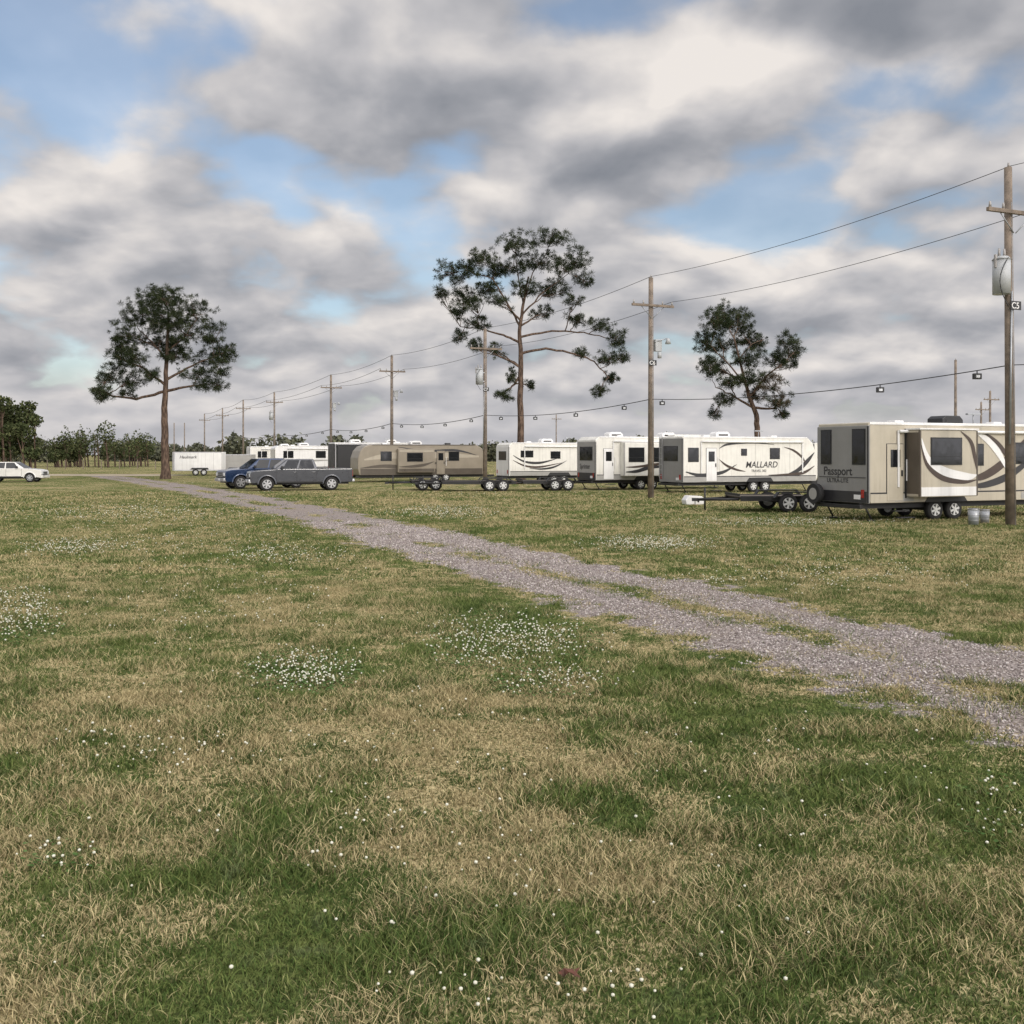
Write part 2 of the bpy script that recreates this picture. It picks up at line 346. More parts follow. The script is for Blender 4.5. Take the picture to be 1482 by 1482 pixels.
def band(par,name,mat,pts,ws,y,n=22):
    P_=[Vector((a,b)) for a,b in pts]; W=list(ws)
    def cr(L,t):
        m_=len(L)-1; i=min(int(t*m_),m_-1); u_=t*m_-i
        g=lambda k:L[max(0,min(m_,k))]
        p0,p1,p2,p3=g(i-1),g(i),g(i+1),g(i+2)
        return .5*((2*p1)+(p2-p0)*u_+(2*p0-5*p1+4*p2-p3)*u_*u_+(3*p1-p0-3*p2+p3)*u_**3)
    bm=bmesh.new(); prev=None
    for i in range(n+1):
        t=i/n; p=cr(P_,t); d=(cr(P_,min(1,t+.01))-cr(P_,max(0,t-.01))).normalized(); nn=Vector((-d.y,d.x)); wd=max(.004,cr(W,t))
        a=p+nn*wd/2; b=p-nn*wd/2
        va=bm.verts.new((a.x,y,a.y)); vb=bm.verts.new((b.x,y,b.y))
        if prev: bm.faces.new((prev[0],va,vb,prev[1]))
        prev=(va,vb)
    return link(name,bm,mat,par)
def text(par,name,mat,s,loc,size,rot,shear=0):
    cu=bpy.data.curves.new(name,'FONT'); cu.body=s; cu.size=size; cu.extrude=.002; cu.shear=shear; cu.offset=size*.012
    cu.materials.append(M[mat]); o=bpy.data.objects.new(name,cu); sc.collection.objects.link(o); o.parent=par; o.location=loc; o.rotation_euler=rot; return o
SIDE=(math.radians(90),0,0); REAR=(math.radians(90),0,math.radians(-90))
def window(par,name,x0,x1,z0,z1,y=0.,d=.02):
    box(par,name+'_frame','black',x0,x1,y-d,y+.01,z0,z1,.008)
    box(par,name+'_glass','glass',x0+.04,x1-.04,y-d-.006,y-d+.004,z0+.04,z1-.04)
    box(par,name+'_mullion','black',x0+.03,x1-.03,y-d-.012,y-d-.001,z0+(z1-z0)*.3,z0+(z1-z0)*.3+.018)
def rwindow(par,name,y0,y1,z0,z1,d=.02,x=-.03):
    box(par,name+'_frame','black',x-d,x+.01,y0,y1,z0,z1,.008)
    box(par,name+'_glass','glass',x-d-.006,x-d+.004,y0+.04,y1-.04,z0+.04,z1-.04)
def ac(par,name,x,y,z,mat='white2'):
    prism(par,name,mat,[(x,z),(x+.95,z),(x+.95,z+.16),(x+.8,z+.3),(x+.15,z+.3),(x,z+.2)],y-.35,y+.35,.03)
    box(par,name+'_louvre','black',x+.15,x+.8,y-.362,y-.345,z+.07,z+.16)
TH=math.atan(K)
def travel_trailer(name,px,d,L,H,body='white',rear='white',W=2.44,front=.75,floor=.62,rtop=.0,wx=None,lower='grey',acs=(.45,),blacktop=False):
    e=empty(name,((px-741)/F*d,d,0),TH)
    ft=[(0,floor),(L-.15,floor),(L,floor+.35),(L+.0,floor+1.1),(L-front*.5,H-.35),(L-front,H),(rtop,H),(0,H-rtop*.8)] if rtop>0 else [(0,floor),(L-.15,floor),(L,floor+.35),(L,floor+1.1),(L-front*.5,H-.35),(L-front,H),(0,H)]
    prism(e,'body',body,ft,0,W,.05,seg=3)
    if rear!=body: prism(e,'rear_cap',rear,[(-.03,floor-.02),(.06,floor-.02),(.06,H-.08-rtop*.8),(-.03,H-.1-rtop*.8)],-.012,W+.012,.02)
    box(e,'lower_skirt',lower,.08,L-.2,-.014,W+.014,floor-.01,floor+.28,.01)
    box(e,'skirt_trim','char',.08,L-.2,-.018,-.002,floor+.285,floor+.33)
    for q,xx in enumerate((L*.12,L*.75)): box(e,'storage_hatch_%d'%q,'silverd',xx,xx+.8,-.022,-.01,floor+.03,floor+.25,.004)
    box(e,'roof_trim','white2',rtop+.05,L-front-.05,-.02,W+.02,H-.07,H+.015,.01)
    box(e,'corner_moulding','black',-.035,-.002,-.016,.03,floor,H-.12-rtop*.8)
    for k in range(1,int(L/2.44)+1): box(e,'seam_%d'%k,'silverd',k*2.44-.006,k*2.44+.006,-.006,.002,floor+.3,H-.1)
    for s,yb in ((0,.25),(1,W-.35)): box(e,'chassis_rail_%d'%s,'steelb',-.1,L+.2,yb,yb+.1,floor-.2,floor-.02)
    box(e,'underbelly','black',.3,L-.3,.4,W-.4,floor-.16,floor-.03)
    box(e,'rear_bumper','steelb',-.22,-.10,.15,W-.15,floor-.2,floor-.08,.01)
    for q,yb in ((0,.16),(1,W-.30)): box(e,'tail_lamp_%d'%q,'red',-.05,-.03,yb,yb+.14,floor+.15,floor+.42,.005)
    box(e,'licence_plate','white2',-.055,-.034,W*.5-.9,W*.5-.6,floor+.1,floor+.25)
    for q,(xx,yb) in enumerate(((.3,.3),(.3,W-.3),(L-.8,.3))):
        cyl(e,'stabiliser_leg_%d'%q,'steelb',(xx-.2,yb,floor-.1),(xx+.1,yb,.05),.03)
        box(e,'stabiliser_foot_%d'%q,'steelb',xx,xx+.2,yb-.1,yb+.1,0.005,.05)
    wx=wx or L*.52
    r=.34
    for q,xx in enumerate((wx-.42,wx+.42)):
        wheel(e,'wheel_%d'%q,xx,.13,r,.2,'rimw',-1); wheel(e,'wheel_far_%d'%q,xx,W-.13,r,.2,'rimw',1,.6,4)
    prism(e,'wheel_arch','black',[(wx-.95,floor-.02),(wx+.95,floor-.02),(wx+.75,floor+.22),(wx-.75,floor+.22)],-.03,.05,.01)
    box(e,'axles','steelb',wx-.5,wx+.5,.3,W-.3,.3,.42)
    for q,a in enumerate(acs): ac(e,'roof_ac_%d'%q,L*a,W*.5,H+.01,'black' if blacktop else 'white2')
    for q,a in enumerate((.2,.7)): box(e,'roof_vent_%d'%q,'white2',L*a,L*a+.38,W*.3,W*.3+.38,H,H+.11,.03)
    cyl(e,'tv_mast','galv',(L*.62,W*.4,H),(L*.62,W*.4,H+.35),.02,None,6); box(e,'tv_aerial','galv',L*.62-.3,L*.62+.3,W*.4-.06,W*.4+.06,H+.35,H+.41,.01)
    for s in (0,1): 
        yb=.35 if s==0 else W-.35
        cyl(e,'a_frame_%d'%s,'steelb',(L-.1,yb,floor-.1),(L+1.15,W/2,floor-.12),.05)
    cyl(e,'tongue_jack','steelb',(L+.85,W/2,.05),(L+.85,W/2,1.1),.035)
    for s in (-.17,.17):
        cyl(e,'gas_bottle','white2',(L+.35,W/2+s,floor),(L+.35,W/2+s,floor+.42),.15); 
    cyl(e,'awning_roller','white2',(1.2,-.09,H-.28),(L-1.2,-.09,H-.28),.05)
    for q,xx in enumerate((1.2,L-1.2)): box(e,'awning_arm_%d'%q,'white2',xx-.03,xx+.03,-.07,-.02,floor+.5,H-.25)
    return e
def door(e,x,floor,H,mat='white2',y=0.):
    box(e,'door_gasket','black',x-.02,x+.70,y-.012,y+.004,floor+.03,floor+1.92,.01)
    box(e,'door_panel',mat,x,x+.68,y-.03,y-.006,floor+.05,floor+1.90,.012)
    box(e,'door_window','glass',x+.14,x+.54,y-.038,y-.028,floor+1.15,floor+1.72)
    box(e,'door_handle','black',x+.58,x+.64,y-.055,y-.03,floor+.85,floor+1.05,.005)
    box(e,'grab_rail','white2',x+.76,x+.79,y-.09,y-.06,floor+.7,floor+1.4,.005)
    for s in range(2): box(e,'step_%d'%s,'steelb',x+.03,x+.63,y-.35-.24*s,y-.12-.24*s,floor-.28-.2*s,floor-.25-.2*s)
# --- 1 near beige trailer
H=3.22;L=9.0
e=travel_trailer('travel_trailer',1257,33,L,H,'beige','grey',front=.7,wx=3.3,lower='beige',acs=(.45,),blacktop=True)
rwindow(e,'rear_window_near',.10,.72,1.85,3.02); rwindow(e,'rear_window_far',1.72,2.25,1.85,3.02)
box(e,'rear_panel_line','char',-.045,-.028,.1,2.34,1.42,1.44); box(e,'rear_lower_panel','char',-.042,-.028,.05,2.39,.62,.98)
text(e,'lettering_large','char','Passport',(-.036,2.12,1.5),.40,REAR); text(e,'lettering_small','char','ULTRA-LITE',(-.036,1.95,1.25),.2,REAR)
cyl(e,'spare_tyre','rubber',(-.42,2.2,.85),(-.22,2.2,.85),.34,None,24); cyl(e,'spare_cover','silverd',(-.43,2.2,.85),(-.425,2.2,.85),.2,None,20)
door(e,.75,.62,H,'beige')
sx0,sx1=1.55,4.05; sy=-.62
box(e,'slide_out','beige',sx0,sx1,sy,.02,.80,2.98,.04); box(e,'slide_out_roof','white2',sx0-.03,sx1+.03,sy-.04,.0,2.985,3.04,.01)
box(e,'slide_flange_a','black',sx0-.05,sx0-.001,-.05,-.002,.76,3.02); box(e,'slide_flange_b','black',sx1+.001,sx1+.05,-.05,-.002,.76,3.02)
box(e,'slide_corner','tandk',sx0-.008,sx0+.05,sy-.012,sy+.06,.82,2.96); box(e,'slide_corner_b','tandk',sx1-.05,sx1+.008,sy-.012,sy+.06,.82,2.96)
box(e,'slide_end_panel','tandk',sx0-.004,sx0+.003,sy+.07,-.06,.9,2.9)
window(e,'slide_window',2.0,3.35,1.84,2.74,sy,.025)
box(e,'slide_skirt','white2',sx0+.06,sx1-.06,sy-.008,sy+.01,.83,1.12)
band(e,'swoosh_white','white2',[(1.62,2.7),(1.9,2.0),(2.6,1.6),(3.6,1.45),(4.0,1.5)],[.03,.26,.34,.24,.05],sy-.006)
band(e,'swoosh_brown','brown',[(1.6,2.5),(1.85,1.85),(2.5,1.42),(3.4,1.28),(4.0,1.34)],[.02,.13,.18,.13,.03],sy-.009)
band(e,'swoosh_brown_b','brown',[(3.3,2.95),(3.75,2.6),(3.92,2.1),(4.0,1.7)],[.02,.14,.14,.03],sy-.011)
window(e,'side_window',4.35,5.0,1.8,2.55); window(e,'side_window_front',6.2,7.2,1.85,2.6)
band(e,'swoosh_side_a','brown',[(4.15,1.35),(5.0,1.45),(6.0,1.95),(7.2,2.9)],[.05,.26,.28,.04],-.008)
band(e,'swoosh_side_b','char',[(4.15,1.10),(5.2,1.17),(6.4,1.55),(8.0,2.5)],[.05,.22,.24,.03],-.011)
band(e,'swoosh_side_c','white2',[(4.6,2.95),(5.3,2.6),(5.8,2.1),(6.1,1.6)],[.03,.25,.22,.03],-.013)
band(e,'swoosh_side_d','brown',[(4.9,3.0),(5.6,2.6),(6.1,2.1),(6.3,1.6)],[.02,.15,.15,.02],-.016)
# --- 2 white trailer
H=3.17;L=9.4
e=travel_trailer('travel_trailer',988,57,L,H,'white','grey',front=.8,wx=5.2,lower='silverd',acs=(.30,))
rwindow(e,'rear_window',.45,1.95,1.8,2.65); box(e,'ladder_rail','alu',-.12,-.08,1.98,2.02,.8,3.2); box(e,'ladder_rail_b','alu',-.12,-.08,2.28,2.32,.8,3.2)
for k in range(7): box(e,'rung_%d'%k,'alu',-.12,-.08,2.0,2.3,.95+k*.32,.98+k*.32)
door(e,1.55,.62,H,'white2'); window(e,'window_a',.35,1.05,1.75,2.55); window(e,'window_b',3.9,4.3,2.1,2.5); window(e,'window_c',5.9,6.6,1.9,2.55)
text(e,'lettering','char','MALLARD',(4.2,-.006,1.42),.50,SIDE,.2); text(e,'lettering_small','char','TRAVEL 302',(4.6,-.006,1.16),.2,SIDE)
band(e,'swoosh_a','char',[(.2,1.2),(1.2,1.0),(2.6,1.15),(3.6,1.6)],[.05,.2,.18,.02],-.008)
band(e,'swoosh_b','brown',[(2.4,1.9),(2.9,1.55),(3.6,1.3),(4.2,1.2)],[.02,.13,.12,.02],-.011)
band(e,'swoosh_c','char',[(7.1,1.0),(7.9,1.25),(8.6,1.8),(9.1,2.3)],[.03,.24,.24,.03],-.012)
band(e,'swoosh_d','brown',[(5.8,.98),(7.0,.98),(8.3,1.1),(9.1,1.5)],[.03,.15,.17,.03],-.014)
band(e,'swoosh_e','char',[(2.4,2.5),(3.0,2.75),(4.5,2.85),(6.2,2.75)],[.02,.12,.10,.02],-.010)
band(e,'swoosh_f','brown',[(6.9,2.6),(7.6,2.4),(8.2,2.0),(8.5,1.6)],[.02,.12,.12,.02],-.016)
# --- 3 second white trailer with rounded rear
H=3.25;L=9.5
e=travel_trailer('travel_trailer',862,62,L,H,'white','silverd',front=.9,wx=3.6,lower='silverd',acs=(.15,.55),rtop=.25)
rwindow(e,'rear_window',.35,2.05,1.8,2.65); text(e,'lettering','char','Sprinter',(-.036,2.05,1.3),.42,REAR); box(e,'rear_lower_panel','char',-.042,-.028,.05,2.39,.62,1.05)
door(e,.55,.62,H,'white2')
box(e,'slide_out','white',1.7,4.8,-.5,.02,.85,2.9,.04); box(e,'slide_edge','silverd',1.69,1.75,-.51,-.44,.87,2.88); box(e,'slide_edge_b','silverd',4.75,4.81,-.51,-.44,.87,2.88)
window(e,'window_a',2.0,3.1,1.7,2.6,-.5); window(e,'window_b',3.5,4.6,1.7,2.6,-.5)
band(e,'swoosh_a','char',[(1.8,1.1),(2.6,1.15),(3.6,1.4),(4.7,1.4)],[.04,.2,.22,.05],-.509)
band(e,'swoosh_b','brown',[(1.8,1.4),(2.6,1.42),(4.0,1.58),(4.7,1.6)],[.03,.12,.14,.03],-.511)
box(e,'front_loft','white',5.6,9.0,.02,2.42,3.2,3.42,.06)
# --- 4 older white trailer
H=3.02;L=8.5
e=travel_trailer('travel_trailer',737,74,L,H,'white','white2',front=.9,wx=4.0,lower='silverd',acs=(.35,),rtop=.2)
rwindow(e,'rear_window',.5,1.9,1.75,2.4); window(e,'window_a',.9,1.9,1.95,2.45)
window(e,'window_b',3.3,4.1,1.85,2.4)
band(e,'swoosh_a','char',[(.3,2.1),(1.2,1.65),(2.4,1.55),(3.8,1.85)],[.03,.14,.17,.02],-.008)
band(e,'swoosh_b','brown',[(.3,1.75),(1.2,1.35),(2.4,1.25),(4.2,1.55)],[.03,.12,.14,.02],-.011)
band(e,'swoosh_c','char',[(1.6,1.15),(2.6,1.1),(3.6,1.25),(4.6,1.7)],[.02,.12,.13,.02],-.013)
# --- 5 tan trailer, rounded rear shoulder
H=2.93;L=10.6
e=empty('travel_trailer',((518-741)/F*79,79,0),TH)
pr=[(.12,.55),(L-.2,.55),(L,.9),(L-.05,1.9),(L-.3,2.65),(L-.8,H),(1.0,H),(.5,H-.15),(.2,H-.5),(.02,1.9),(0,1.0)]
prism(e,'body','tan',pr,0,2.44,.06,seg=3); box(e,'lower_skirt','tandk',.2,L-.3,-.014,2.45,.55,1.05,.01)
box(e,'roof_trim','tandk',1.1,L-.9,-.02,2.46,H-.05,H+.02,.01)
band(e,'upper_band','tanlt',[(.5,1.75),(2.5,2.05),(6,2.1),(10.0,2.0)],[.1,.45,.5,.15],-.006)
band(e,'swoosh_a','tandk',[(.2,1.1),(2,1.25),(4.5,1.2),(7.8,1.75)],[.04,.26,.28,.03],-.009)
band(e,'swoosh_b','char',[(3.2,2.75),(5.5,2.45),(8,2.5),(9.8,2.1)],[.03,.14,.16,.02],-.012)
for q,(a,b) in enumerate(((1.8,2.7),(7.4,8.3),)): window(e,'window_%d'%q,a,b,1.65,2.4)
door(e,6.4,.55,H,'tan'); box(e,'slide_out','tan',3.1,6.1,-.45,.02,.75,2.6,.04); window(e,'slide_window',3.8,5.1,1.6,2.3,-.45,.025)
box(e,'slide_trim','tanlt',3.2,6.0,-.458,-.44,2.36,2.5); box(e,'slide_lower','tandk',3.15,6.05,-.456,-.44,.8,1.05)
band(e,'slide_swoosh','tandk',[(3.15,1.2),(4.2,1.22),(5.2,1.34),(6.05,1.6)],[.03,.2,.2,.03],-.460)
ac(e,'roof_ac',4.5,1.2,H+.02); box(e,'vent_a','white2',2.2,2.6,.9,1.3,H,H+.14,.03); box(e,'vent_b','black',7.5,7.9,.9,1.3,H,H+.16,.03)
for q,xx in enumerate((6.3,7.2)): wheel(e,'wheel_%d'%q,xx,.13,.34,.2)
box(e,'underbelly','black',.3,L-.3,.3,2.1,.35,.54)
for yb in (.2,2.15): box(e,'chassis_rail','steelb',-.1,L+.8,yb,yb+.08,.35,.53)
# --- distant white trailers
e=travel_trailer('travel_trailer',484,92,8.5,3.22,'white2','black',acs=(.2,.6),wx=4); box(e,'slide_out_dark','black',.15,2.9,-.7,.0,.7,2.95,.04); hexa(e,'slide_awning','black',[(.1,-.75,2.96),(2.95,-.75,2.96),(2.95,0,3.02),(.1,0,3.02),(.1,-.75,3.0),(2.95,-.75,3.0),(2.95,0,3.08),(.1,0,3.08)])
e=travel_trailer('travel_trailer',398,100,8.5,3.0,'white2','white',acs=(.3,.7),wx=4,rtop=.3); window(e,'window_a',.8,1.8,1.8,2.5); window(e,'window_b',4,5,1.8,2.5)
band(e,'swoosh','silverd',[(.5,1.2),(3,1.5),(6,1.6)],[.05,.2,.03],-.01)
e=travel_trailer('travel_trailer',362,110,8.5,3.0,'white','white2',acs=(.4,),wx=4); window(e,'window_a',.8,1.8,1.8,2.5); band(e,'swoosh','char',[(.5,1.2),(3,1.5),(6,1.6)],[.05,.2,.03],-.01)
e=travel_trailer('travel_trailer',1178,84,9,3.1,'white','grey',acs=(.3,),wx=4)
# --- enclosed cargo trailers
def cargo(name,px,d,L,H,mat,rz=TH):
    e=empty(name,((px-741)/F*d,d,0),rz); W=2.2
    bm=bmesh.new(); pts=[(0,0),(L,0),(L+.6,W/2),(L,W),(0,W)]
    vs=[bm.verts.new((x,y,.5)) for x,y in pts]; f=bm.faces.new(vs); r=bmesh.ops.extrude_face_region(bm,geom=[f])
    for q in r['geom']:
        if isinstance(q,bmesh.types.BMVert): q.co.z=H
    link('body',bm,mat,e,bevel=.03)
    box(e,'corner_post','alu',-.01,.08,-.01,.05,.5,H+.005); box(e,'roof_cap','alu',-.01,L,-.015,.03,H-.08,H+.01); box(e,'sill','alu',0,L,-.012,.02,.49,.6)
    for k in range(1,6): box(e,'seam_%d'%k,'silverd',L*k/6-.008,L*k/6+.008,-.006,.003,.6,H-.08)
    for q,xx in enumerate((L*.45,L*.45+.8)): wheel(e,'wheel_%d'%q,xx,-.02,.33,.2)
    prism(e,'fender','black',[(L*.45-.5,.66),(L*.45+1.3,.66),(L*.45+1.15,.8),(L*.45-.35,.8)],-.16,0,.01)
    box(e,'rear_door_bar','alu',-.03,0,.3,.34,.6,H-.1); box(e,'rear_door_bar_b','alu',-.03,0,1.8,1.84,.6,H-.1)
    for s in (0,1): cyl(e,'a_frame_%d'%s,'steelb',(L,.3+s*1.6,.5),(L+1.5,W/2,.48),.05)
    return e
e=cargo('cargo_trailer',252,103,4.6,2.4,'white2'); text(e,'lettering','char','Haulmark',(.5,-.012,1.75),.42,SIDE,.3)
e=cargo('cargo_trailer',314,106,3.5,2.15,'silverd')
# ---------------- pickups / car
def pickup(name,loc,rz,paint,L=5.9,W=2.0,s=1.,rim='alu',crew=True,z=0,car=False):
    e=empty(name,(*loc,z),rz); e.scale=(s,s,s)
    R=.41; fx=.98; rx=L-1.28; A=.50
    if car: R=.36; A=.43; fx=.9; rx=L-1.05
    def arc(cx,n=9): return [(cx+A*math.cos(a),R+A*math.sin(a)) for a in [math.radians(8+ (164)*i/(n-1)) for i in range(n)]]
    if car: top=[(.10,.35),(.0,.5),(.0,.82),(.08,.95),(.45,1.03),(1.35,1.10),(3.7,1.13),(L-.1,1.10),(L,1.0),(L,.5),(L-.1,.36)]
    else: top=[(.10,.45),(.0,.62),(.0,1.02),(.06,1.14),(.35,1.20),(1.45,1.27),(1.62,1.30),(3.95 if crew else 2.9,1.30),(L-.05,1.31),(L,1.25),(L,.62),(L-.08,.5)]
    bot=[(x,z_) for x,z_ in arc(rx)]+[(x,z_) for x,z_ in arc(fx)]
    prism(e,'lower_body',paint,top+bot,0,W,.03)
    lo=.28 if car else .38
    box(e,'underbody','black',.2,L-.2,.22,W-.22,lo,.62)
    for cx,nm in ((fx,'front'),(rx,'rear')):
        box(e,'arch_liner_'+nm,'black',cx-A,cx+A,.3,W-.3,.45,R+A+.03)
        wheel(e,'wheel_'+nm+'_near',cx,.15,R,.27,rim,-1,.66); wheel(e,'wheel_'+nm+'_off',cx,W-.15,R,.27,rim,1,.66)
        for sd,yy_ in ((-1,0),(1,W)):
            bm=bmesh.new(); pv=None
            for i in range(13):
                a=math.radians(2+176*i/12); vs=[bm.verts.new((cx+q*math.cos(a),yy_+sd*.03,R+q*math.sin(a))) for q in (A-.005,A+.055)]+[bm.verts.new((cx+(A+.07)*math.cos(a),yy_,R+(A+.07)*math.sin(a)))]
                if pv:
                    bm.faces.new((pv[0],vs[0],vs[1],pv[1])); bm.faces.new((pv[1],vs[1],vs[2],pv[2]))
                pv=vs
            link('wheel_lip_'+nm,bm,paint,e,smooth=True)
    g0,g1=1.42,(3.98 if crew else 2.9); r0,r1=2.22,g1-.22; zb,zt=1.285,1.90; ins=.05; it=.27
    if car: g0,g1,r0,r1,zb,zt=1.32,4.15,2.15,3.5,1.10,1.62
    B=[(g0,ins,zb),(g1,ins,zb),(g1,W-ins,zb),(g0,W-ins,zb)]; T=[(r0,it,zt),(r1,it,zt),(r1,W-it,zt),(r0,W-it,zt)]
    hexa(e,'cabin',paint,B+T,.05)
    def sp(u,v,o=.012,far=False):
        xb=g0+(g1-g0)*u; xt=r0+(r1-r0)*u; x=xb+(xt-xb)*v; y=ins+(it-ins)*v-o; z_=zb+(zt-zb)*v
        return (x,(W-y) if far else y,z_)
    wins=[((.17,.02),(.50,.02),(.475,.88),(.05,.88)),((.54,.02),(.93,.02),(.93,.88),(.52,.88))] if crew else [((.22,.02),(.85,.02),(.9,.88),(.05,.88))]
    for far in (False,True):
        for q,wn in enumerate(wins):
            quad(e,'side_window_%d'%q,'glass',[sp(a,b+.02,.01,far) for a,b in wn])
        ym=(-.2 if not far else W+.02)
        box(e,'mirror','black',1.78,1.92,ym,ym+.18,zb+.02,zb+.2,.03)
        yd=-.004 if not far else W-.002
        for q,xx in enumerate((1.52,2.72,3.88) if crew else (1.52,2.85)): box(e,'door_gap_%d'%q,'black',xx-.008,xx+.008,yd,yd+.006,.5,zb-.02)
        box(e,'sill_trim','black',1.55,rx-.6,yd-.03,yd+.03,lo+.1,lo+.2,.01)
        for q,xx in enumerate((2.5,3.65) if crew else (2.6,)): box(e,'door_handle_%d'%q,paint,xx,xx+.18,yd-.03,yd+.03,zb-.2,zb-.16,.008)
        if not car: box(e,'bed_rail','black',g1+.05,L-.08,(.0 if not far else W-.1),(.1 if not far else W),1.312,1.335,.005)
    def fr(u,v,o=.012):
        x=g0+(r0-g0)*v-o; y0=ins+(it-ins)*v+.06; return (x,y0+(W-2*y0)*u,zb+(zt-zb)*v+o)
    quad(e,'windscreen','glass',[fr(0,.06),fr(1,.06),fr(1,.92),fr(0,.92)])
    kx=(g1-r1)
    quad(e,'rear_glass','glass',[(g1-kx*v+.012,ins+(it-ins)*v+.12+(W-2*(ins+(it-ins)*v+.12))*u,zb+(zt-zb)*v+.008) for u,v in ((0,.15),(1,.15),(1,.85),(0,.85))])
    if not car: box(e,'bed_cover','black',g1+.06,L-.1,.12,W-.12,1.30,1.345,.01)
    dz=-.2 if car else 0
    box(e,'grille','black',-.03,.02,.45,W-.45,.72+dz,1.05+dz,.01)
    for k in range(3): box(e,'grille_bar_%d'%k,'alu',-.045,-.02,.47,W-.47,.78+k*.1+dz,.81+k*.1+dz,.004)
    for y0 in (.06,W-.43): box(e,'headlamp','lens',-.03,.08,y0,y0+.37,.82+dz,1.02+dz,.02); box(e,'lamp_surround','black',-.02,.1,y0-.02,y0+.39,.79+dz,.815+dz)
    box(e,'front_bumper','alu' if not car else paint,-.10,.12,.03,W-.03,.48+dz*.7,.68+dz*.7,.03)
    box(e,'number_plate','white2',-.115,-.10,W/2-.16,W/2+.16,.53+dz*.7,.65+dz*.7)
    box(e,'rear_bumper','alu' if not car else paint,L-.03,L+.13,.05,W-.05,.52+dz*.6,.68+dz*.6,.02)
    for y0 in (.0,W-.14): box(e,'tail_lamp','red',L-.05,L+.012,y0+.005,y0+.135,.85+dz*.7,1.22+dz*1.2,.01)
    return e
pickup('grey_pickup_truck',((362-741)/F*60.3,60.3),TH*.9,'gpaint',L=6.1)
pickup('blue_pickup_truck',((326-741)/F*63.6,63.6),math.radians(32),'bpaint',L=5.9)
pickup('dark_blue_pickup_truck',((335-741)/F*71,71),math.radians(26),'dbpaint',L=5.9)
pickup('white_car',(-36.9,81.6),math.radians(186),'wpaint',L=4.9,W=1.8,s=.97,car=True)
# ---------------- flatbed trailers
def flatbed(name,px,d,L,rz,deck=.58,wf=.62):
    e=empty(name,((px-741)/F*d,d,0),rz); W=2.1
    box(e,'deck','plank',0,L,.06,W-.06,deck-.04,deck,.0)
    for k in range(int(L/.6)): box(e,'cross_member_%d'%k,'steelb',k*.6+.1,k*.6+.16,.07,W-.07,deck-.12,deck-.045)
    for y0 in (0,W-.055): box(e,'side_rail','steelb',0,L,y0,y0+.055,deck-.16,deck+.03,.005)
    box(e,'front_rail','steelb',-.05,0,.1,W-.1,deck+.02,deck+.12,.005)
    wx=L*wf
    for q,xx in enumerate((wx-.4,wx+.4)):
        wheel(e,'wheel_%d'%q,xx,-.16,.35,.2,'rimw',-1,.62); wheel(e,'wheel_far_%d'%q,xx,W+.16,.35,.2,'rimw',1,.62,4)
        cyl(e,'axle_%d'%q,'steelb',(xx,-.1,.35),(xx,W+.1,.35),.04)
    for y0 in (-.3,W+.02):
        prism(e,'fender','steelb',[(wx-.95,.55),(wx-.78,.78),(wx+.78,.78),(wx+.95,.55),(wx+.91,.55),(wx+.75,.74),(wx-.75,.74),(wx-.91,.55)],y0,y0+.28)
    for s in (0,1): cyl(e,'tongue_%d'%s,'steelb',(0,.2+s*(W-.4),deck-.1),(-1.4,W/2,deck-.14),.05)
    cyl(e,'tongue_jack','steelb',(-1.1,W/2,.02),(-1.1,W/2,.9),.035); box(e,'coupler','steelb',-1.6,-1.35,W/2-.06,W/2+.06,deck-.2,deck-.08,.01)
    for y0 in (.1,W-.2): box(e,'tail_lamp','red',L,L+.02,y0,y0+.12,deck-.14,deck-.05)
    return e
flatbed('flatbed_trailer',1072,38.6,3.0,math.radians(4),wf=.72)
flatbed('flatbed_trailer',640,60,4.4,math.radians(6),wf=.72)
flatbed('flatbed_trailer',596,61.5,1.9,math.radians(8),wf=.55)
flatbed('flatbed_trailer',757,61,3.2,math.radians(10),wf=.72)
